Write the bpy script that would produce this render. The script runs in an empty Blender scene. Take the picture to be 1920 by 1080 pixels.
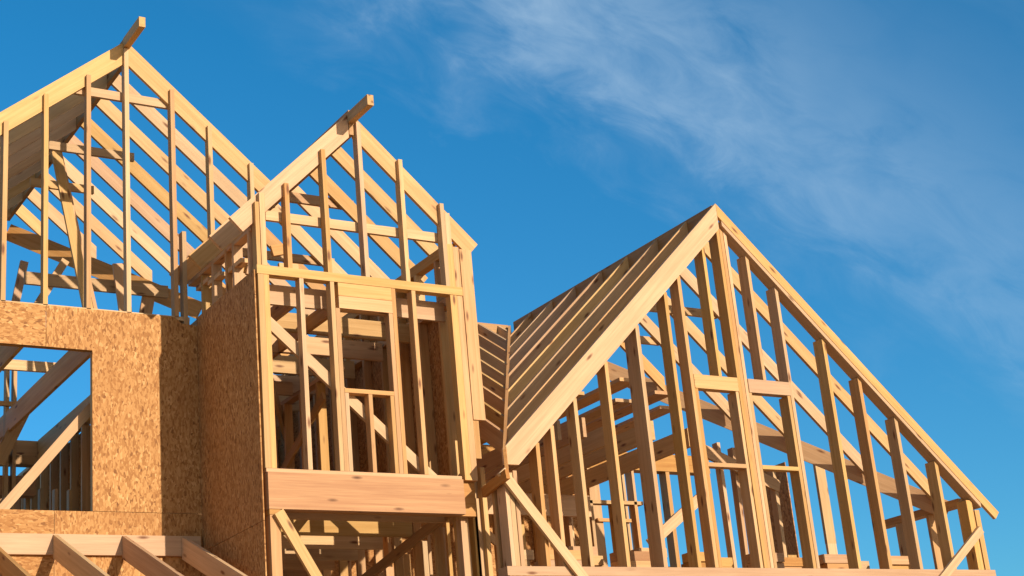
import bpy, math, random
from mathutils import Vector, Matrix
random.seed(7)
S = bpy.context.scene
COL = S.collection
R = math.radians
ZO = 1.6                      # every height below is measured from eye level; the ground is 1.6 m lower

# ------------------------------------------------------------------ camera
cam_d = bpy.data.cameras.new('camera')
cam = bpy.data.objects.new('camera', cam_d)
COL.objects.link(cam)
yaw, pit, rol = R(33.224), R(19.026), R(-5.455)
fw = Vector((math.sin(yaw)*math.cos(pit), math.cos(yaw)*math.cos(pit), math.sin(pit)))
rt = Vector((math.cos(yaw), -math.sin(yaw), 0))
up = rt.cross(fw)
r2 = rt*math.cos(rol) + up*math.sin(rol)
u2 = -rt*math.sin(rol) + up*math.cos(rol)
M = Matrix((r2, u2, -fw)).transposed().to_4x4()
M.translation = Vector((0, 0, ZO))
cam.matrix_world = M
cam_d.sensor_width = 36.0
cam_d.lens = 36.0*2951.8/1920.0
cam_d.clip_start = 0.1
cam_d.clip_end = 5000
S.camera = cam

# ------------------------------------------------------------------ sun and sky
SUN = Vector((0.27, -1.0, 0.305)).normalized()
elev = math.asin(SUN.z)
azim = math.atan2(SUN.x, SUN.y)
sl = bpy.data.lights.new('sun', 'SUN')
sl.energy = 4.4
sl.angle = R(0.5)
sl.color = (1.0, 0.875, 0.70)
so = bpy.data.objects.new('sun', sl)
so.rotation_euler = (-SUN).to_track_quat('-Z', 'Y').to_euler()
so.location = (8, -10, 20)
COL.objects.link(so)

W = bpy.data.worlds.new('World')
S.world = W
W.use_nodes = True
nt = W.node_tree
nt.nodes.clear()
def N(t, kind, **kw):
    n = t.nodes.new(kind)
    for k, v in kw.items():
        setattr(n, k, v)
    return n
def mth(t, op, a, b=None, clamp=False):
    n = N(t, 'ShaderNodeMath', operation=op, use_clamp=clamp)
    for i, v in enumerate((a, b)):
        if v is None: continue
        if isinstance(v, (int, float)): n.inputs[i].default_value = v
        else: t.links.new(v, n.inputs[i])
    return n.outputs[0]
def vdot(t, v, c):
    n = N(t, 'ShaderNodeVectorMath', operation='DOT_PRODUCT')
    t.links.new(v, n.inputs[0]); n.inputs[1].default_value = c
    return n.outputs['Value']
def ramp(t, f, stops, interp='LINEAR'):
    n = N(t, 'ShaderNodeValToRGB')
    n.color_ramp.interpolation = interp
    e = n.color_ramp.elements
    while len(e) < len(stops): e.new(0.5)
    for i, (p, c) in enumerate(stops):
        e[i].position = p
        e[i].color = (c, c, c, 1) if isinstance(c, (int, float)) else (*c, 1)
    t.links.new(f, n.inputs[0])
    return n.outputs[0]
sky = N(nt, 'ShaderNodeTexSky', sky_type='NISHITA', sun_disc=False)
sky.sun_elevation = elev
sky.sun_rotation = azim
sky.altitude = 0
sky.air_density = 1.0
sky.dust_density = 0.3
sky.ozone_density = 1.6
hs = N(nt, 'ShaderNodeMixRGB', blend_type='MULTIPLY')       # a deep, clean autumn blue
hs.inputs[0].default_value = 1.0
nt.links.new(sky.outputs[0], hs.inputs[1])
tc = N(nt, 'ShaderNodeTexCoord')
D = tc.outputs['Generated']
# the deep blue belongs to the side away from the sun; towards the sun the air is pale and warm
tint = N(nt, 'ShaderNodeMixRGB')
nt.links.new(ramp(nt, mth(nt, 'ADD', mth(nt, 'MULTIPLY', vdot(nt, D, tuple(SUN)), 0.5), 0.5), [(0.48, 0.0), (0.90, 1.0)]), tint.inputs[0])
deep = N(nt, 'ShaderNodeMixRGB')
nt.links.new(ramp(nt, vdot(nt, D, (0, 0, 1)), [(0.10, 0.0), (0.48, 1.0)]), deep.inputs[0])
deep.inputs[1].default_value = (0.32, 0.90, 1.27, 1)
deep.inputs[2].default_value = (0.15, 0.99, 1.42, 1)
nt.links.new(deep.outputs[0], tint.inputs[1])
tint.inputs[2].default_value = (1.45, 1.25, 1.08, 1)
nt.links.new(tint.outputs[0], hs.inputs[2])
# a band of thin cirrus high in the sky, laid out on the dome by direction
e1 = (Vector((0.64, 0.68, 0.36)) - Vector((0.46, 0.75, 0.47))).normalized()      # along the band
e0 = Vector((0.60, 0.68, 0.42)).normalized()
e2 = e0.cross(e1).normalized()
if e2.z < 0: e2 = -e2
al = vdot(nt, D, e1)
ac = vdot(nt, D, e2)
comb = N(nt, 'ShaderNodeCombineXYZ')
nt.links.new(mth(nt, 'MULTIPLY', al, 3.6), comb.inputs[0])
nt.links.new(mth(nt, 'MULTIPLY', ac, 7.5), comb.inputs[1])
wz = N(nt, 'ShaderNodeTexNoise')
wz.inputs['Scale'].default_value = 4.6
wz.inputs['Detail'].default_value = 9
wz.inputs['Roughness'].default_value = 0.62
wz.inputs['Distortion'].default_value = 0.55
nt.links.new(comb.outputs[0], wz.inputs['Vector'])
big = N(nt, 'ShaderNodeTexNoise')
big.inputs['Scale'].default_value = 9.0
big.inputs['Detail'].default_value = 4
big.inputs['Distortion'].default_value = 0.4
nt.links.new(D, big.inputs['Vector'])
wisp = ramp(nt, wz.outputs[0], [(0.30, 0.0), (0.70, 1.0)])
mass = ramp(nt, big.outputs[0], [(0.30, 0.15), (0.68, 1.0)], 'EASE')
vis = vdot(nt, D, tuple(e0))
# the band: full on its upper side, fading below
acs = mth(nt, 'ADD', ac, mth(nt, 'ADD', mth(nt, 'MULTIPLY', mth(nt, 'SUBTRACT', big.outputs[0], 0.5), 0.10), mth(nt, 'MULTIPLY', mth(nt, 'SUBTRACT', wz.outputs[0], 0.5), 0.10)))
band = ramp(nt, mth(nt, 'ADD', mth(nt, 'MULTIPLY', acs, 4.0), 0.5), [(0.14, 0.0), (0.30, 0.34), (0.44, 0.95), (0.64, 1.0), (0.84, 0.5), (1.0, 0.2)])
alo = ramp(nt, mth(nt, 'ADD', mth(nt, 'MULTIPLY', al, 2.0), 0.5), [(0.10, 0.12), (0.24, 0.80), (0.36, 1.1), (0.60, 1.0), (0.80, 0.66), (1.0, 0.5)])
cl = mth(nt, 'MULTIPLY', mth(nt, 'MULTIPLY', band, alo), mth(nt, 'ADD', mth(nt, 'MULTIPLY', wisp, 0.46), mth(nt, 'MULTIPLY', mass, 0.34)))
cl = mth(nt, 'MULTIPLY', cl, 0.66, True)
mix = N(nt, 'ShaderNodeMixRGB')
nt.links.new(cl, mix.inputs[0])
nt.links.new(hs.outputs[0], mix.inputs[1])
mix.inputs[2].default_value = (4.4, 5.9, 7.3, 1)
bg = N(nt, 'ShaderNodeBackground')
bg.inputs[1].default_value = 0.09
nt.links.new(mix.outputs[0], bg.inputs[0])
wo = N(nt, 'ShaderNodeOutputWorld')
nt.links.new(bg.outputs[0], wo.inputs[0])

S.view_settings.view_transform = 'Standard'
S.view_settings.look = 'None'
S.view_settings.exposure = 0.38
S.view_settings.gamma = 1.0
S.view_settings.use_curve_mapping = False

# ------------------------------------------------------------------ materials
def new_mat(name, rough):
    m = bpy.data.materials.new(name)
    m.use_nodes = True
    t = m.node_tree
    b = t.nodes['Principled BSDF']
    b.inputs['Roughness'].default_value = rough
    b.inputs['Specular IOR Level'].default_value = 0.25
    return m, t, b
def mixc(t, f, a, b, mode='MIX'):
    n = N(t, 'ShaderNodeMixRGB', blend_type=mode)
    for i, v in enumerate((f, a, b)):
        if isinstance(v, (int, float)): n.inputs[i].default_value = v
        elif isinstance(v, tuple): n.inputs[i].default_value = (*v, 1)
        else: t.links.new(v, n.inputs[i])
    return n.outputs[0]
def scaled(t, v, s, off=(0, 0, 0)):
    n = N(t, 'ShaderNodeMapping')
    n.inputs['Scale'].default_value = s
    n.inputs['Location'].default_value = off
    t.links.new(v, n.inputs[0])
    return n.outputs[0]
def noise(t, v, scale, detail=3, rough=0.5, dist=0.0):
    n = N(t, 'ShaderNodeTexNoise')
    n.inputs['Scale'].default_value = scale
    n.inputs['Detail'].default_value = detail
    n.inputs['Roughness'].default_value = rough
    n.inputs['Distortion'].default_value = dist
    t.links.new(v, n.inputs['Vector'])
    return n.outputs[0]

def pine(name, light, dark, knot):
    m, t, b = new_mat(name, 0.62)
    at = N(t, 'ShaderNodeAttribute', attribute_name='grain')
    g = at.outputs['Vector']
    oi = N(t, 'ShaderNodeObjectInfo')
    rnd = oi.outputs['Random']
    st = noise(t, scaled(t, g, (0.9, 26, 26)), 1.0, 4, 0.6, 0.6)            # long growth-ring streaks
    fine = noise(t, scaled(t, g, (3.5, 160, 160)), 1.0, 3, 0.6)
    blot = noise(t, scaled(t, g, (1.3, 5, 5)), 1.0, 3, 0.55)
    c = mixc(t, ramp(t, st, [(0.33, 0.0), (0.68, 1.0)]), light, dark)
    c = mixc(t, ramp(t, fine, [(0.45, 0.0), (0.75, 0.35)]), c, (dark[0]*0.72, dark[1]*0.66, dark[2]*0.6))
    c = mixc(t, ramp(t, blot, [(0.5, 0.0), (0.8, 0.5)]), c, (0.42, 0.215, 0.075))
    # boards differ: some paler and greyer, some redder
    hb = N(t, 'ShaderNodeHueSaturation')
    t.links.new(c, hb.inputs['Color'])
    t.links.new(mth(t, 'ADD', mth(t, 'MULTIPLY', rnd, 0.016), 0.493), hb.inputs['Hue'])
    t.links.new(mth(t, 'ADD', mth(t, 'MULTIPLY', mth(t, 'FRACT', mth(t, 'MULTIPLY', rnd, 17.3)), 0.28), 0.84), hb.inputs['Saturation'])
    t.links.new(mth(t, 'ADD', mth(t, 'MULTIPLY', mth(t, 'FRACT', mth(t, 'MULTIPLY', rnd, 7.7)), 0.30), 0.83), hb.inputs['Value'])
    c = hb.outputs[0]
    v = N(t, 'ShaderNodeTexVoronoi')
    v.inputs['Scale'].default_value = 1.0
    v.inputs['Randomness'].default_value = 1.0
    t.links.new(scaled(t, g, (3.4, 12, 12)), v.inputs['Vector'])
    pick = N(t, 'ShaderNodeSeparateColor')
    t.links.new(v.outputs['Color'], pick.inputs[0])
    kn = ramp(t, v.outputs['Distance'], [(0.09, 1.0), (0.15, 0.6), (0.24, 0.0)])
    kn = mth(t, 'MULTIPLY', kn, ramp(t, pick.outputs[0], [(0.52, 0.0), (0.56, 0.95)]))
    c = mixc(t, kn, c, knot)
    t.links.new(c, b.inputs['Base Color'])
    bp = N(t, 'ShaderNodeBump')
    bp.inputs['Strength'].default_value = 0.25
    bp.inputs['Distance'].default_value = 0.003
    t.links.new(fine, bp.inputs['Height'])
    t.links.new(bp.outputs[0], b.inputs['Normal'])
    return m
PINE = pine('pine', (0.595, 0.358, 0.165), (0.48, 0.265, 0.108), (0.15, 0.052, 0.018))
FIR = pine('fir_beam', (0.45, 0.228, 0.066), (0.34, 0.145, 0.034), (0.085, 0.026, 0.008))

def strand_board(name, light, mid, dark):
    m, t, b = new_mat(name, 0.7)
    at = N(t, 'ShaderNodeAttribute', attribute_name='grain')
    g = at.outputs['Vector']
    warp = N(t, 'ShaderNodeTexNoise')
    warp.inputs['Scale'].default_value = 3.0
    t.links.new(g, warp.inputs['Vector'])
    def flakes(rot, sc, off):
        mp = N(t, 'ShaderNodeMapping')
        mp.inputs['Rotation'].default_value = (0, 0, rot)
        mp.inputs['Scale'].default_value = sc
        mp.inputs['Location'].default_value = off
        t.links.new(mixc(t, 0.06, g, warp.outputs['Color']), mp.inputs[0])
        v = N(t, 'ShaderNodeTexVoronoi')
        v.inputs['Scale'].default_value = 1.0
        t.links.new(mp.outputs[0], v.inputs['Vector'])
        s = N(t, 'ShaderNodeSeparateColor')
        t.links.new(v.outputs['Color'], s.inputs[0])
        return s.outputs
    a = flakes(0.5, (29, 60, 5), (0, 0, 0))
    bb = flakes(-0.75, (26, 66, 5), (3.1, 1.7, 0))
    cc = flakes(1.45, (32, 64, 5), (7.1, 4.7, 0))
    sel = mth(t, 'GREATER_THAN', a[1], 0.52)
    sel2 = mth(t, 'GREATER_THAN', bb[1], 0.6)
    val = N(t, 'ShaderNodeMix', data_type='FLOAT')
    t.links.new(sel, val.inputs[0]); t.links.new(a[0], val.inputs[2]); t.links.new(bb[0], val.inputs[3])
    val2 = N(t, 'ShaderNodeMix', data_type='FLOAT')
    t.links.new(sel2, val2.inputs[0]); t.links.new(val.outputs[0], val2.inputs[2]); t.links.new(cc[0], val2.inputs[3])
    c = ramp(t, val2.outputs[0], [(0.0, dark), (0.10, (mid[0]*0.82, mid[1]*0.76, mid[2]*0.7)), (0.35, mid), (0.62, light), (0.84, light), (1.0, (light[0]*1.25, light[1]*1.38, light[2]*1.6))])
    big = noise(t, g, 1.6, 3, 0.6)
    c = mixc(t, ramp(t, big, [(0.35, 0.0), (0.75, 0.5)]), c, (mid[0]*0.86, mid[1]*0.78, mid[2]*0.7))
    t.links.new(c, b.inputs['Base Color'])
    bp = N(t, 'ShaderNodeBump')
    bp.inputs['Strength'].default_value = 0.4
    bp.inputs['Distance'].default_value = 0.004
    t.links.new(val2.outputs[0], bp.inputs['Height'])
    t.links.new(bp.outputs[0], b.inputs['Normal'])
    return m
OSB = strand_board('strand_board', (0.49, 0.252, 0.088), (0.375, 0.172, 0.052), (0.17, 0.064, 0.018))

gm, gt, gb = new_mat('dry_soil', 0.95)
gco = N(gt, 'ShaderNodeTexCoord')
gc = mixc(gt, noise(gt, gco.outputs['Object'], 0.5, 8, 0.65), (0.42, 0.27, 0.15), (0.58, 0.40, 0.24))
gt.links.new(gc, gb.inputs['Base Color'])
SOIL = gm
cm, ct, cb = new_mat('concrete', 0.9)
cco = N(ct, 'ShaderNodeTexCoord')
ct.links.new(mixc(ct, noise(ct, cco.outputs['Object'], 3.0, 6, 0.6), (0.30, 0.28, 0.25), (0.45, 0.43, 0.39)), cb.inputs['Base Color'])
CONC = cm

# ------------------------------------------------------------------ building blocks
USED = set()
def thing(name, label, cat, base, group=None):
    o = bpy.data.objects.new(name, None)
    o.empty_display_size = 0.3
    o.location = (base[0], base[1], base[2] + ZO)
    o['label'] = label
    o['kind'] = 'thing'
    o['category'] = cat
    if group: o['group'] = group
    COL.objects.link(o)
    return o
BASE = {}
def base_of(p):
    v = Vector((0, 0, 0))
    while p is not None:
        v += p.location
        p = p.parent
    return v
def prism(name, poly, ext, parent=None, m=None, jit=0.0, label=None):
    """a plank: a flat outline (world metres, heights from eye level) pushed along ext; one mesh object"""
    m = m or PINE
    poly = [Vector(p) for p in poly]
    ext = Vector(ext)
    n = len(poly)
    nrm = Vector((0, 0, 0))
    for i in range(n):
        nrm += poly[i].cross(poly[(i+1) % n])
    flip = nrm.dot(ext) > 0
    vs = poly + [p + ext for p in poly]
    if flip:
        faces = [tuple(range(n-1, -1, -1)), tuple(range(n, 2*n))] + [(i, (i+1) % n, n+(i+1) % n, n+i) for i in range(n)]
    else:
        faces = [tuple(range(n)), tuple(range(2*n-1, n-1, -1))] + [((i+1) % n, i, n+i, n+(i+1) % n) for i in range(n)]
    edges = [poly[(i+1) % n] - poly[i] for i in range(n)] + [ext]
    ax = max(edges, key=lambda e: e.length).normalized()
    nn = nrm.normalized() if nrm.length > 1e-9 else Vector((0, 0, 1))
    if abs(ax.dot(nn)) > 0.9:
        ay = max(edges[:-1], key=lambda e: e.length).normalized()
    else:
        ay = nn.cross(ax).normalized()
    az = ax.cross(ay)
    c = sum(vs, Vector((0, 0, 0)))/len(vs)
    b = base_of(parent) if parent else Vector((0, 0, 0))
    rot = Matrix.Identity(3)
    if jit:
        rot = Matrix.Rotation(random.gauss(0, jit), 3, Vector((0, 1, 0)))
    off = Vector((random.uniform(0, 60), random.uniform(0, 60), random.uniform(0, 60)))
    me = bpy.data.meshes.new(name)
    loc = [c + rot @ (v - c) for v in vs]
    me.from_pydata([tuple(v + Vector((0, 0, ZO)) - b) for v in loc], [], faces)
    at = me.attributes.new('grain', 'FLOAT_VECTOR', 'POINT')
    for i, v in enumerate(vs):
        d = v - c
        at.data[i].vector = (d.dot(ax) + off.x, d.dot(ay) + off.y, d.dot(az) + off.z)
    me.materials.append(m)
    o = bpy.data.objects.new(name, me)
    COL.objects.link(o)
    if parent: o.parent = parent
    if label: o['label'] = label
    return o
def box(name, x0, x1, y0, y1, z0, z1, parent=None, m=None, jit=0.0, label=None):
    dx, dy, dz = x1-x0, y1-y0, z1-z0
    if dy <= dx and dy <= dz:
        return prism(name, [(x0, y0, z0), (x1, y0, z0), (x1, y0, z1), (x0, y0, z1)], (0, dy, 0), parent, m, jit, label)
    if dz <= dx and dz <= dy:
        return prism(name, [(x0, y0, z0), (x1, y0, z0), (x1, y1, z0), (x0, y1, z0)], (0, 0, dz), parent, m, jit, label)
    return prism(name, [(x0, y0, z0), (x0, y1, z0), (x0, y1, z1), (x0, y0, z1)], (dx, 0, 0), parent, m, jit, label)
def rafter(name, x0, z0, x1, z1, y, th, dep, parent, m=None, tail=None):
    """sloping board parallel to the gable: top edge from (x0,z0) to (x1,z1), plumb ends, or a square tail at the (x1,z1) end"""
    s = (z1-z0)/(x1-x0)
    v = dep*math.sqrt(1+s*s)
    pts = [(x0, z0), (x1, z1), (x1, z1-v), (x0, z0-v)]
    if tail:
        L = math.hypot(x1-x0, z1-z0)
        nx, nz = -(z1-z0)/L, (x1-x0)/L
        if nz > 0: nx, nz = -nx, -nz
        pts[2] = (x1+nx*dep, z1+nz*dep)
    return prism(name, [(x, y, z) for x, z in pts], (0, th, 0), parent, m, 0.0)
def bar(name, a, b, w, h, parent, m=None, upv=(0, 0, 1)):
    """a straight board from a to b (centre line), w wide sideways and h along upv"""
    a = Vector(a); b = Vector(b)
    d = (b-a).normalized()
    side = d.cross(Vector(upv)).normalized()
    u = side.cross(d).normalized()
    p = [a + side*sx*w/2 + u*sz*h/2 for sx, sz in ((-1, -1), (1, -1), (1, 1), (-1, 1))]
    return prism(name, p, b-a, parent, m)
T = 0.038          # board thickness
D4, D6, D8, D10 = 0.089, 0.140, 0.184, 0.235

# ------------------------------------------------------------------ ground
gme = bpy.data.meshes.new('ground')
gs = 2500
gme.from_pydata([(-gs, -gs, 0), (gs, -gs, 0), (gs, gs, 0), (-gs, gs, 0)], [], [(0, 1, 2, 3)])
gme.materials.append(SOIL)
go = bpy.data.objects.new('ground', gme)
go['kind'] = 'structure'
COL.objects.link(go)
GZ = -ZO

# ================================================================== TALL WING
LY = 13.40  # most board positions below were taken from image pixels projected onto wall planes
lap_x, lap_z = 4.546, 7.662
LR, LL = 0.871, 0.82
wall = thing('sheathed_wall', 'sunlit strand-board wall with a large square window hole below the tallest gable', 'wall', (3.2, LY, GZ))
y0, y1 = 13.355, 13.366
box('sheathing_panel', 1.30, 3.768, y0, y1, 4.435, 4.822, wall, OSB)
prism('sheathing_panel', [(3.772, y0, 4.822), (3.772, y0, 4.435), (4.186, y0, 4.432), (4.186, y0, 2.967), (5.27, y0, 2.967), (5.27, y0, 4.75), (5.03, y0, 4.765), (4.97, y0, 4.822)], (0, y1-y0, 0), wall, OSB)
box('sheathing_panel', 1.30, 2.70, y0, y1, 2.967, 4.431, wall, OSB)
box('sheathing_panel', 1.30, 3.85, y0, y1, 0.5, 2.963, wall, OSB)
box('sheathing_panel', 3.854, 5.27, y0, y1, 0.5, 2.963, wall, OSB)
box('sheathing_panel', 1.30, 5.27, y0, y1, GZ+0.2, 0.496, wall, OSB)
wy0, wy1 = 13.372, 13.461
box('top_plate', 1.30, 5.12, wy0, wy1, 4.80, 4.838, wall)
box('foundation', 1.25, 5.14, 13.34, 13.5, GZ, GZ+0.19, wall, CONC)
op = bpy.data.objects.new('window_opening', None)
op.parent = wall
COL.objects.link(op)
box('header', 2.6, 4.30, wy0+.002, wy1, 4.445, 4.62, op, FIR)
box('sill', 2.7, 4.182, wy0, wy1, 2.92, 2.958, op)
box('jamb_stud', 4.20, 4.238, wy0, wy1, 2.0, 4.44, op)
box('jamb_stud', 2.66, 2.698, wy0, wy1, 2.0, 4.44, op)
for x in (1.34, 1.74, 2.15, 4.56, 4.96, 5.08):
    box('stud', x, x+T, wy0+.001, wy1, 2.0, 4.80, wall)
# diagonal brace seen in the window hole
bar('brace', (3.33, 13.60, 2.84), (4.26, 13.60, 3.98), T, D4, wall, None, (-1.14, 0, 0.93))

roof = thing('gable_roof', 'tallest open gable roof frame, standing over the wall with the square window hole', 'roof frame', (lap_x, LY, 4.83))
# the near pair of rafters
ys = [13.41 + 0.515*k for k in range(9)]
box('ridge_board', lap_x-0.022, lap_x+0.022, 13.40, 17.75, 7.43, 7.685, roof, FIR)
box('lookout', lap_x-0.030, lap_x+0.032, 12.93, 13.399, 7.575, 7.68, roof)
for k, y in enumerate(ys):
    j = random.uniform(-0.008, 0.008)
    x1 = 0.75
    rafter('rafter', lap_x-0.024, lap_z-0.02+j, x1, 3.935+LL*x1+j, y, T, D8, roof)
    x1 = 6.02
    if k == 0: x1 = 6.06
    zt = 11.622-LR*x1
    # far rafters die into the valley beam
    xv = 4.546 + (17.9-y)*0.95
    x1 = min(x1, xv)
    if x1 > 4.7:
        rafter('rafter', lap_x+0.024, lap_z-0.02+j, x1, 11.622-LR*x1+j, y, T, D8 if k == 0 else D6, roof)
for y, z, hw in ((ys[0], 7.115, 0.60), (ys[2], 6.985, 0.44), (ys[4], 7.02, 0.34)):
    xa = (z-3.935)/LL + 0.03; xb = (11.622-z)/LR - 0.03
    box('collar_tie', max(xa, lap_x-hw), min(xb, lap_x+hw), y+T+.003, y+T+.003+T, z-D4, z, roof)
# gable studs, notched over the rafter
for x, zt in ((3.376, 6.585), (3.745, 6.93), (4.143, 7.205), (4.517, 7.56), (4.975, 7.20), (5.356, 6.87), (5.782, 6.53)):
    box('gable_stud', x, x+0.042, 13.372, 13.46, 4.83, zt, roof, None, 0.002)
box('gable_stud', 5.06, 5.10, 13.36, 13.45, 4.60, 5.70, roof)
bar('valley_beam', (4.56, 17.78, 7.30), (6.25, 16.0, 5.88), T, 0.20, roof, PINE)
bar('valley_beam', (4.53, 17.78, 7.30), (2.6, 15.8, 5.70), T, 0.20, roof, PINE)
# leaning struts under the ridge and the rough props behind
bar('strut', (4.31, 15.0, 7.20), (4.72, 15.0, 5.10), T, 0.10, roof)
bar('strut', (4.36, 15.06, 7.20), (4.86, 15.06, 4.90), D4, T, roof)
bar('strut', (4.52, 16.9, 6.60), (4.28, 16.9, 5.30), T, D4, roof)
bar('strut', (4.90, 16.6, 6.55), (4.35, 16.6, 5.55), T, D4, roof)
bar('strut', (5.28, 15.9, 6.30), (5.45, 15.9, 5.0), T, D6, roof)
bar('strut', (5.70, 16.1, 6.10), (5.48, 16.1, 4.9), T, D6, roof)
box('collar_tie', 4.30, 5.9, 16.05, 16.09, 6.02, 6.16, roof)

# ceiling joists of the tall wing, seen from below through the window hole
cf = thing('joist_ceiling', 'dark ceiling joists crossing behind the square window hole in the strand-board wall', 'ceiling frame', (4.3, 15.5, 4.5))
for x in (2.35, 3.0, 3.63, 4.28, 4.93):
    box('joist', x-T/2, x+T/2, 13.47, 17.7, 4.50, 4.735, cf)
box('cross_beam', 3.1, 4.62, 15.9, 15.94, 5.00, 5.11, cf)
box('cross_beam', 2.6, 5.10, 17.72, 17.81, 4.50, 4.735, cf)
pw = thing('stud_wall', 'rough inner stud wall with open sky behind, in the square window hole', 'wall', (3.9, 16.6, GZ))
for x in (3.3, 3.72, 4.26, 4.34):
    box('stud', x, x+T, 16.6, 16.69, 3.0, 5.25, pw)
box('rail', 3.0, 4.38, 16.56, 16.60, 4.80, 4.85, pw)
box('rail', 2.7, 4.62, 16.7, 16.84, 4.20, 4.30, pw, FIR)
box('rail', 2.7, 4.62, 16.7, 16.84, 3.86, 4.07, pw, FIR)
for k in range(15):
    x = 2.85 + 0.155*k
    box('stud', x, x+T, 16.86, 16.95, 2.6, 3.98, pw, None, 0.004)
bar('brace', (4.50, 16.5, 4.9), (4.16, 16.5, 4.15), T, D6, pw)

# ledger and rafters of the lean-to below
lt = thing('lean_to_roof', 'lean-to roof frame: sloping rafters on a ledger board below the square window hole', 'roof frame', (3.6, 12.2, GZ))
box('ledger', 1.3, 5.15, 13.312, 13.352, 2.575, 2.752, lt)
for x in (2.03, 2.63, 3.23, 3.83, 4.43, 4.97):
    za, zb, ya, yb = 2.745, 2.745-0.43*2.3, 13.31, 11.01
    v = D8*1.09
    prism('rafter', [(x, ya, za), (x, yb, zb), (x, yb, zb-v), (x, ya, za-v)], (T, 0, 0), lt)
box('plate', 1.3, 5.15, 11.12, 11.21, 1.47, 1.55, lt)
for x in (1.4, 2.63, 3.83, 5.06):
    box('post', x, x+D4, 11.12, 11.21, GZ, 1.47, lt)

# ================================================================== TOWER BAY
MY = 12.0
mx, mz = 6.227, 6.538
ML, MR = 0.989, 0.917
sw = thing('sheathed_wall', 'shaded strand-board side wall of the narrow tower bay, beside the sunlit wall', 'wall', (5.2, 12.7, GZ))
box('sheathing_panel', 5.180, 5.191, 11.97, 13.352, 2.62, 4.83, sw, OSB)
box('sheathing_panel', 5.285, 5.296, 13.47, 17.4, 2.0, 4.74, sw, OSB)
box('sheathing_panel', 5.285, 5.296, 17.404, 21.3, 2.0, 4.74, sw, OSB)
box('sheathing_panel', 5.180, 5.191, 11.97, 13.352, 0.2, 2.616, sw, OSB)
box('sheathing_panel', 5.180, 5.191, 11.97, 13.352, GZ+0.2, 0.196, sw, OSB)
for k in range(23):
    y = 12.09 + 0.405*k
    if 13.30 < y < 13.5: y = 13.56
    box('stud', 5.194, 5.194+D4, y, y+T, 2.0, 4.75, sw)
box('top_plate', 5.194, 5.194+D4, 12.05, 21.3, 4.752, 4.79, sw)
box('top_plate', 5.1945, 5.194+D4-.001, 12.05, 18.6, 4.794, 4.83, sw)
for k, y in enumerate((12.09, 12.45, 12.62, 12.95, 13.22)):
    box('cripple_stud', 5.196, 5.196+D4, y, y+T, 4.832, 5.30-0.02*k, sw)
for k, y in enumerate((12.3, 12.8, 13.1)):
    box('blocking', 5.20, 5.28, y, y+0.3, 5.02+0.05*k, 5.06+0.05*k, sw)
for k in range(9):
    y = 12.2 + 0.13*k
    z = 4.90 + random.uniform(0, 0.3)
    x = 5.32 + random.uniform(0, 0.25)
    box('blocking', x, x+random.uniform(0.08, 0.2), y, y+T, z, z+random.uniform(0.06, 0.13), sw, None, 0.15)
box('foundation', 5.15, 5.30, 11.9, 13.34, GZ, GZ+0.19, sw, CONC)

fw_ = thing('framed_wall', 'open stud wall with a small window frame and long diagonal brace above the thick beam', 'wall', (6.2, MY, 3.03))
fy0, fy1 = 11.95, 12.04
box('sole_plate', 5.215, 7.10, fy0, fy1, 3.026, 3.056, fw_)
box('top_plate', 5.20, 7.27, fy0-.003, fy1, 4.79, 4.872, fw_)
box('corner_post', 5.208, 5.262, fy0, fy1, 3.058, 4.788, fw_)
box('corner_post', 5.264, 5.312, fy0+.002, fy1, 3.058, 4.788, fw_)
box('stud', 5.600, 5.640, fy0, fy1, 3.058, 4.788, fw_)
box('stud', 6.722, 6.762, fy0, fy1, 3.058, 4.788, fw_)
wo_ = bpy.data.objects.new('window_opening', None)
wo_.parent = fw_
COL.objects.link(wo_)
box('header', 5.975, 6.512, fy0-.002, fy1, 4.545, 4.66, wo_)
box('header', 5.975, 6.512, fy0-.001, fy1, 4.664, 4.786, wo_)
box('king_stud', 5.898, 5.937, fy0, fy1, 3.058, 4.788, wo_)
box('jack_stud', 5.941, 5.982, fy0+.002, fy1, 3.058, 4.543, wo_)
box('jack_stud', 6.472, 6.512, fy0+.002, fy1, 3.058, 4.543, wo_)
box('king_stud', 6.516, 6.554, fy0+.003, fy1, 3.058, 4.788, wo_)
box('sill', 5.984, 6.470, fy0, fy1, 3.765, 3.803, wo_)
box('cripple_stud', 5.986, 6.022, fy0+.003, fy1, 3.058, 3.763, wo_)
box('cripple_stud', 6.215, 6.252, fy0+.003, fy1, 3.058, 3.763, wo_)
box('cripple_stud', 6.432, 6.468, fy0+.003, fy1, 3.058, 3.763, wo_)
bar('brace', (5.29, 12.061, 4.425), (6.93, 12.061, 2.99), T, 0.098, fw_, None, (1.43, 0, 1.64))
# corner posts at the far end
box('corner_post', 7.135, 7.205, fy0+.004, fy1, 3.024, 5.30, fw_)
box('corner_post', 7.208, 7.268, fy0+.006, fy1+.02, 3.022, 5.28, fw_)
box('corner_board', 7.272, 7.400, fy0-.004, fy1+.02, 3.59, 5.26, fw_)
box('corner_post', 7.272, 7.33, fy0+.01, fy1+.02, 3.23, 3.585, fw_)

fl = thing('joist_floor', 'thick knotty beam with open floor joists, carrying the stud wall of the tower bay', 'floor frame', (6.2, 12.5, 2.7))
box('beam', 5.218, 7.10, 11.93, 12.01, 2.708, 3.022, fl, FIR)
box('beam', 5.225, 7.26, 12.013, 12.06, 2.708, 3.020, fl, FIR)
for y in (12.44, 13.10, 13.72, 14.28, 14.82, 15.4, 16.0):
    box('joist', 5.30, 7.19, y, y+T, 2.74, 2.955, fl)
box('joist_strip', 6.1, 6.2, 12.08, 16.1, 2.98, 3.0, fl)

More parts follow.
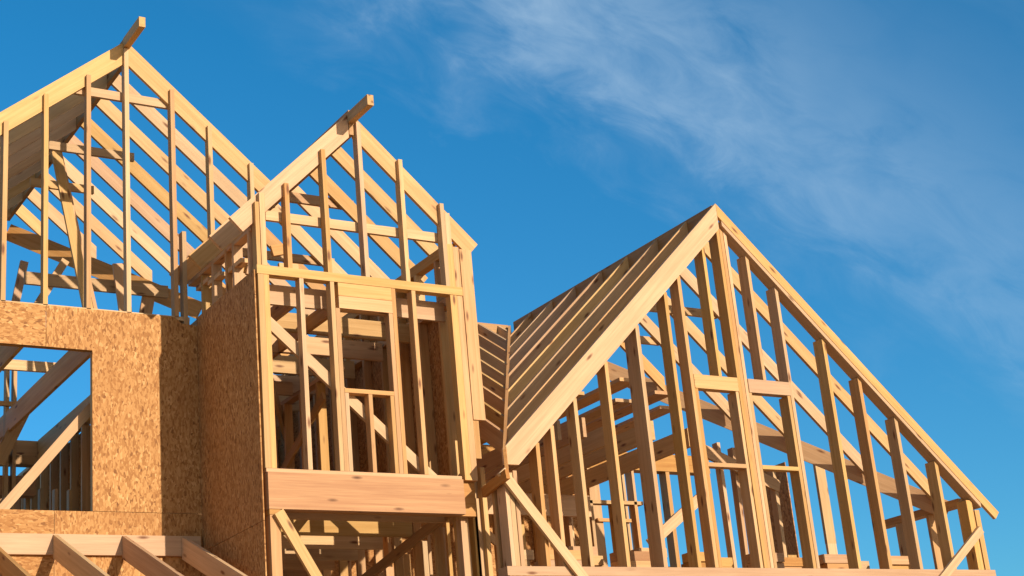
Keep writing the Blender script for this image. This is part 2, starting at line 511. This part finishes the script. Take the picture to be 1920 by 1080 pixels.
mr = thing('gable_roof', 'small middle gable roof frame whose ridge board sticks out, over the narrow tower bay', 'roof frame', (mx, MY, 4.9))
box('ridge_board', mx-0.022, mx+0.022, 11.99, 16.3, 6.30, 6.552, mr, FIR)
box('lookout', mx-0.034, mx+0.030, 11.57, 11.989, 6.415, 6.52, mr)
mys = [12.0 + 0.5*k for k in range(9)]
for k, y in enumerate(mys):
    j = random.uniform(-0.008, 0.008)
    if k < 4:
        xl = 4.985 if k != 1 else 4.99
        rafter('rafter', mx-0.024, mz-0.02+j, xl, 0.38+ML*xl+j, y, T, D8*0.93, mr, None, True)
    xr = 7.515
    rafter('rafter', mx+0.024, mz-0.02+j, xr, 12.248-MR*xr+j, y, T, D8*0.93 if k == 0 else D6, mr, None, True)
for x, zt in ((5.50, 5.69), (5.885, 6.085), (6.262, 6.42), (6.682, 6.105), (7.10, 5.71)):
    box('gable_stud', x, x+0.042, 11.952, 12.045, 4.874, zt, mr, None, 0.003)
box('gable_stud', 5.208, 5.245, 11.955, 12.045, 4.874, 5.47, mr)
box('gable_stud', 5.250, 5.300, 11.95, 12.045, 4.874, 5.56, mr)
box('gable_stud', 7.146, 7.20, 11.955, 12.045, 5.0, 5.62, mr)
box('collar_tie', 5.35, 7.20, 12.05, 12.088, 5.35, 5.44, mr)
box('collar_tie', 5.95, 6.75, 13.045, 13.083, 6.02, 6.12, mr)
box('collar_tie', 5.75, 7.0, 14.045, 14.083, 5.80, 5.89, mr)
box('plate', 7.21, 7.30, 12.06, 16.2, 5.26, 5.36, mr)
box('plate', 5.2, 5.29, 12.06, 13.6, 5.235, 5.272, mr)

rw = thing('sheathed_wall', 'dark inner face of the far side wall, seen through the tower bay studs', 'wall', (7.25, 14, GZ))
for k in range(11):
    y = 12.30 + 0.405*k
    box('stud', 7.205, 7.205+D4, y, y+T, GZ+.3, 4.75, rw)
    box('cripple_stud', 7.205, 7.205+D4, y, y+T, 4.84, 5.258, rw)
box('top_plate', 7.205, 7.205+D4, 12.07, 16.3, 4.755, 4.835, rw)
box('sheathing_panel', 7.297, 7.308, 12.42, 14.2, 2.96, 4.82, rw, OSB)
box('sheathing_panel', 7.297, 7.308, 14.204, 16.6, 2.96, 4.82, rw, OSB)
box('sheathing_panel', 7.297, 7.308, 12.75, 16.6, 4.824, 5.25, rw, OSB)

cj = thing('joist_ceiling', 'ceiling joists catching patches of sun behind the top of the tower bay studs', 'ceiling frame', (6.2, 13.5, 4.6))
for y in (12.17, 12.84, 13.46, 14.1, 14.75, 15.4, 16.05):
    box('joist', 5.30, 7.19, y, y+T, 4.60, 4.785, cj)
box('blocking', 5.62, 5.66, 12.22, 14.0, 4.60, 4.74, cj)
box('blocking', 6.05, 6.09, 12.22, 15.0, 4.60, 4.74, cj)
bar('brace', (5.6, 12.9, 4.55), (6.9, 15.2, 4.15), T, D6, cj)

# inner partitions: rows of studs in half shade
for (x0, x1, y, zt, lab) in ((5.35, 6.55, 14.3, 4.72, 'inner stud partition nearer the front, half in shade behind the tower bay brace'),
                             (5.6, 7.15, 16.0, 4.75, 'rearmost inner stud partition, deep in the shade of the tower bay')):
    p = thing('stud_partition', lab, 'wall', (x0, y, 3.0))
    x = x0
    while x < x1:
        box('stud', x, x+T, y, y+D4, 3.0, zt, p, None, 0.004)
        x += 0.405
    box('top_plate', x0-.05, x1+.05, y, y+D4, zt+.002, zt+.04, p)
    box('blocking', x0, x1, y-.04, y-.002, 4.42, 4.56, p)
    box('blocking', x0, x1-.3, y-.045, y-.003, 4.05, 4.19, p)
    box('blocking', x0, x0+.5, y-.05, y-.004, 3.70, 3.78, p)

p = thing('stud_partition', 'row of studs running back into the tower bay, lit only on their edges', 'wall', (6.6, 14.5, 3.0))
for k in range(9):
    y = 13.3 + 0.405*k
    box('stud', 6.56, 6.56+D4, y, y+T, 3.0, 4.40, p, None, 0.004)
box('top_plate', 6.56, 6.65, 13.25, 16.7, 4.402, 4.44, p)
bar('brace', (6.53, 13.5, 4.2), (6.53, 15.8, 3.1), 0.03, D4, p)

# storey below the thick beam
lw = thing('framed_wall', 'sunlit post and diagonal brace standing under the thick knotty beam', 'wall', (6.0, MY, GZ))
box('post', 5.226, 5.318, 11.94, 12.03, GZ+.2, 2.660, lw)
box('bearing_block', 5.222, 5.322, 11.936, 12.035, 2.662, 2.706, lw, FIR)
bar('brace', (5.29, 11.915, 2.68), (6.45, 11.915, 0.70), T, D4, lw, None, (1.98, 0, 1.16))
box('sole_plate', 5.2, 7.45, 11.95, 12.04, GZ+.2, GZ+.238, lw)
for x, y in ((7.14, 12.10), (7.19, 12.13), (7.33, 12.2), (7.42, 12.15)):
    box('post', x, x+0.046, y, y+D4, GZ+.24, 3.20 if x > 7.3 else 2.70, lw)
box('foundation', 5.3, 7.0, 11.9, 12.1, GZ, GZ+0.19, lw, CONC)
bk = thing('stud_partition', 'boards and posts of the lower storey in patchy light under the thick beam', 'wall', (6.5, 14.5, GZ))
for x in (5.6, 6.0, 6.41, 6.8):
    box('stud', x, x+T, 15.2, 15.29, GZ+.1, 2.72, bk)
for z in (1.6, 2.0, 2.35):
    box('blocking', 5.3, 7.1, 15.30, 15.34, z, z+0.2, bk)

# ================================================================== WIDE WING
RY = 11.599  # wide wing coordinates were scaled up about the camera and written in as literals
rx, rz = 10.222, 5.993
RL, RR = 0.958, 0.932
def left_valley_x(y): return 7.346 + (y-11.599)*0.692
def right_valley_x(y): return 13.428 - max(0, y-11.913)*0.90
rr = thing('gable_roof', 'wide gable roof frame whose near slope shows seven rafters from above', 'roof frame', (rx, RY, 3.083))
box('ridge_board', rx-0.02, rx+0.02, 11.641, 15.623, 5.716, 5.986, rr, FIR)
rys = [11.599, 12.070, 12.603, 13.157, 13.669, 14.222, 14.724, 15.205]
zt = rz-RL*(rx-7.346)
vv = 0.205*math.sqrt(1+RL*RL)
prism('rake_board', [(rx, 11.599, rz), (7.346, 11.599, zt), (7.346, 11.599, zt-0.145), (7.346+(vv-0.145)/RL, 11.599, zt-0.145), (rx, 11.599, rz-vv)], (0, T, 0), rr)
rafter('rafter', rx+.003, rz-.004, 13.632, rz-RR*(13.632-rx), 11.599, T, 0.100, rr, None, True)
v = 0.100*math.sqrt(1+RR*RR)
rafter('rake_plate', rx+.05, rz-RR*.05-v-.004, 13.376, rz-RR*(13.376-rx)-v-.004, 11.604, D6, T, rr)
v = 0.150*math.sqrt(1+RL*RL)
rafter('rake_plate', rx-.05, rz-RL*.05-v-.02, 7.524, rz-RL*(rx-7.524)-v-.02, 11.641, D4, T, rr)
for k, y in enumerate(rys[1:]):
    j = random.uniform(-0.006, 0.006)
    xl = left_valley_x(y)+0.02
    rafter('rafter', rx-.022, rz-.02+j, xl, rz-RL*(rx-xl)+j, y, T, D6, rr)
    xr = right_valley_x(y)
    rafter('rafter', rx+.022, rz-.02+j, xr, rz-RR*(xr-rx)+j, y, T, D6, rr)
for y, z in ((12.644, 5.225), (13.710, 5.246), (14.766, 5.225)):
    box('collar_tie', rx-0.72, rx+0.72, y+.001, y+T, z-D4, z, rr)
for x, ya in ((8.95, 12.9), (9.27, 13.3), (9.62, 12.8), (9.98, 13.4), (10.30, 13.1), (10.66, 13.5)):
    z = 4.32 + random.uniform(0, 0.05)
    box('ceiling_plank', x, x+0.235, ya, 15.5, z, z+T, rr, PINE)
a = Vector((rx, 15.623, 5.852)); b = Vector((13.376, 12.070, 2.926))
bar('valley_beam', a, b, T, 0.20, rr, PINE)
# the other valley board shows as a thin line against the low roof
bar('valley_beam', (10.178, 15.675, 5.852), (7.336, 11.568, 3.119), 0.030, 0.20, rr, PINE)

gw = thing('framed_wall', 'open stud wall filling the wide gable, with a cluster of posts between two window frames', 'wall', (10.241, RY+.05, 2.090))
gy0, gy1 = 11.643, 11.790
def rake_under(x):
    if x < rx: return rz-RL*(rx-x)-0.205*math.sqrt(1+RL*RL)-0.03
    return rz-RR*(x-rx)-0.140*math.sqrt(1+RR*RR)-0.012
def gstud(x, w=T, z0=2.195, z1=None, name='stud', parent=None, yo=0.0, dep=D6):
    return box(name, x-w/2, x+w/2, gy0+yo, gy0+dep, z0, z1 if z1 else rake_under(x)+0.02, parent or gw, None, 0.0015)
box('sole_plate', 7.294, 13.439, gy0-.01, gy1, 2.111, 2.192, gw)
gstud(7.372, 0.04, z1=3.030); gstud(7.419, 0.045, yo=.003, z1=3.030); gstud(7.472, 0.04, yo=.006, z1=3.051)
gstud(9.034, 0.044, dep=0.20)
for x in (7.738, 7.916, 8.206, 8.611, 9.436):
    gstud(x, 0.04)
gstud(9.637, 0.042)
gstud(10.006, 0.038, z0=4.112); gstud(10.584, 0.04, z0=4.112)
gstud(10.241, 0.040); gstud(10.285, 0.040, yo=.004); gstud(10.329, 0.038, yo=.002)
gstud(10.371, 0.036, z1=3.971, yo=.005); gstud(10.197, 0.036, z1=3.971, yo=.005)
gstud(10.925, 0.04)
gstud(11.485, 0.045); gstud(11.913, 0.045); gstud(12.352, 0.045); gstud(12.845, 0.045)
gstud(13.219, 0.04, z1=2.947); gstud(13.266, 0.045, yo=.004, z1=2.947); gstud(13.339, 0.07, yo=-.002, z1=2.842)
for xa, xb in ((9.661, 10.216), (10.354, 10.901)):
    w = bpy.data.objects.new('window_opening', None)
    w.parent = gw
    COL.objects.link(w)
    box('header', xa, xb, gy0-.004, gy0+D4, 3.968, 4.109, w)
    box('sill', xa+.03, xb-.03, gy0+.002, gy0+D4, 3.180, 3.220, w)
    s = xa+.021 if xa < 9.927 else xb-.021
    gstud(s, 0.04, z1=3.965, name='jack_stud', parent=w, yo=.003)
bar('brace', (7.299, 11.605, 3.030), (8.214, 11.605, 1.902), T, 0.090, gw, None, (1.08, 0, 0.875))
bar('brace', (13.313, 11.615, 2.623), (12.488, 11.615, 2.017), T, 0.085, gw, None, (0.59, 0, -0.79))
box('sheathing_panel', 7.305, 13.407, 11.618, 11.631, GZ+.2, 2.106, gw, OSB)
box('foundation', 7.263, 13.480, 11.599, 11.809, GZ, GZ+0.19, gw, CONC)

# side walls of the wide wing
sw2 = thing('framed_wall', 'shaded short stud wall with a sloping board, between tower bay and wide gable', 'wall', (7.388, 12, GZ))
for k in range(11):
    y = 11.840 + 0.36*k
    box('stud', 7.352, 7.352+D4, y, y+T, GZ+.3, 2.999-0.165*(y-11.704), sw2)
bar('brace', (7.30, 11.50, 2.98), (7.30, 11.93, 2.905), T, 0.09, sw2, FIR)
bar('brace', (7.185, 12.07, 2.87), (7.185, 14.6, 2.45), 0.03, 0.10, sw2, FIR)
box('stud', 7.346, 7.440, 12.226, 12.310, GZ+.3, 3.187, sw2)
sw3 = thing('framed_wall', 'sparse stud wall against open sky behind the end posts of the wide gable', 'wall', (13.324, 13, 2.090))
for y in (12.279, 12.686, 13.930, 14.651, 15.048):
    box('stud', 13.271, 13.271+D6, y, y+(0.11 if y == 12.686 else T), 2.153, 2.926, sw3)
box('stud', 13.271, 13.418, 13.930, 13.972, 2.926, 3.93, sw3)
box('top_plate', 13.261, 13.418, 11.809, 13.062, 2.926, 3.004, sw3)
box('sole_plate', 13.261, 13.418, 11.809, 15.989, 2.111, 2.153, sw3)
box('sheathing_panel', 13.423, 13.435, 14.630, 15.414, 2.111, 4.10, sw3, OSB)
bw = thing('framed_wall', 'rear stud wall with open sky between its studs, deep inside the wide wing', 'wall', (11, 15.989, 2.090))
for x, w in ((7.942, T), (8.464, T), (8.987, T), (9.509, T), (10.032, T), (10.554, T), (11.025, T), (11.422, 0.16), (11.892, T), (12.049, T), (12.613, 0.06), (13.251, 0.09)):
    box('stud', x-w/2, x+w/2, 15.989, 16.135, 2.153, 4.264, bw)
box('top_plate', 7.628, 13.324, 15.978, 16.145, 4.266, 4.493, bw, FIR)
box('rail', 11.390, 11.913, 15.947, 15.983, 3.574, 3.616, bw)
bar('brace', (12.143, 15.936, 3.292), (13.062, 15.936, 3.919), T, D6, bw)
box('sheathing_panel', 7.628, 11.338, 16.156, 16.167, 2.153, 4.493, bw, OSB)
lf = thing('joist_floor', 'dark overhead joists with slits of sky, behind the nearer studs of the wide gable', 'ceiling frame', (8.987, 13.899, 3.448))
for x in (8.15, 8.44, 8.78, 9.25, 9.70):
    box('joist', x-T/2, x+T/2, 11.871, 15.968, 3.45+0.03*math.sin(x*9), 3.64+0.03*math.sin(x*9), lf)
box('cross_beam', 8.151, 9.927, 14.003, 14.045, 3.187, 3.422, lf)
pz = thing('stud_partition', 'close row of studs in the shade behind the first studs of the wide gable', 'wall', (9, 14.2, 2.15))
for k in range(9):
    x = 8.2 + 0.31*k
    box('stud', x, x+T, 14.2, 14.2+D4, 2.19, 3.42, pz, None, 0.006)
box('top_plate', 8.1, 10.8, 14.2, 14.2+D4, 3.385, 3.425, pz)
box('sole_plate', 8.1, 10.8, 14.2, 14.2+D4, 2.15, 2.188, pz)
bar('brace', (8.3, 14.18, 3.3), (9.6, 14.18, 2.3), 0.03, D4, pz)
ps = thing('stud_partition', 'few pale studs standing free behind the lower window frames of the wide gable', 'wall', (11.6, 13.6, 2.15))
for x, y, zt in ((11.28, 13.6, 4.0), (11.50, 13.6, 4.0), (11.70, 13.6, 3.95), (12.22, 13.55, 3.7)):
    box('stud', x, x+0.045, y, y+D4, 2.19, zt, ps, None, 0.006)
box('sole_plate', 11.1, 12.4, 13.55, 13.69, 2.15, 2.188, ps)
bar('brace', (11.2, 13.56, 3.9), (12.3, 13.56, 3.5), T, D6, ps)
deck = thing('floor_deck', 'subfloor behind the studs of the wide gable, carrying loose planks', 'floor', (10.345, 13.899, 2.090))
box('deck_panel', 7.472, 13.251, 11.798, 15.978, 2.121, 2.147, deck, OSB)
for y in (12.017, 12.854, 13.689, 14.525, 15.361):
    box('joist', 7.472, 13.251, y, y+T, 1.881, 2.119, deck)

# low roof slope in the gap
lr = thing('jack_roof', 'low roof slope of jack rafters in the narrow gap beside the tower bay corner board', 'roof frame', (8.778, 14.107, 3.135))
def low_z(y): return 5.936 + 0.672*(y-15.675)
for x in (7.66, 7.95, 8.25, 8.53, 8.80, 9.10, 9.42, 9.72, 10.0):
    ya = 11.599 + (x-7.346)/0.692 + 0.03
    yb = 15.675
    v = D8*math.sqrt(1+0.672**2)
    prism('jack_rafter', [(x, ya, low_z(ya)), (x, yb, low_z(yb)), (x, yb, low_z(yb)-v), (x, ya, low_z(ya)-v)], (T, 0, 0), lr)
box('ridge_board', 7.639, 10.157, 15.677, 15.717, 5.706, 5.957, lr, FIR)
box('sheathing_strip', 7.681, 8.883, 14.944, 15.257, 5.538, 5.551, lr, OSB)


# loose lumber on the subfloor
def plank(x0, x1, y, z, h, th, label, group='planks lying on the subfloor of the wide wing'):
    o = box('plank', x0, x1, y, y+th, z, z+h, None, FIR if random.random() < .2 else PINE, 0.0)
    o['label'] = label; o['category'] = 'plank'; o['group'] = group
    return o
gen = 'short sawn plank end stacked on the subfloor behind the wide gable studs'
for x0, x1, y, n in ((7.54, 7.86, 12.02, 3), (7.96, 8.40, 12.05, 3), (8.44, 8.78, 12.3, 4), (8.80, 9.28, 12.02, 3), (9.30, 9.60, 12.3, 4), (9.64, 10.04, 12.05, 3), (10.08, 10.40, 12.3, 3), (10.44, 10.90, 12.02, 3), (10.94, 11.40, 12.25, 3), (11.44, 11.9, 12.05, 3), (11.96, 12.36, 12.4, 3), (12.42, 12.8, 12.1, 3)):
    for k in range(n):
        plank(x0+random.uniform(-.03, .03), x1+random.uniform(-.06, .03), y+random.uniform(0, .05), 2.1485+k*0.0925, 0.09, 0.14, gen)
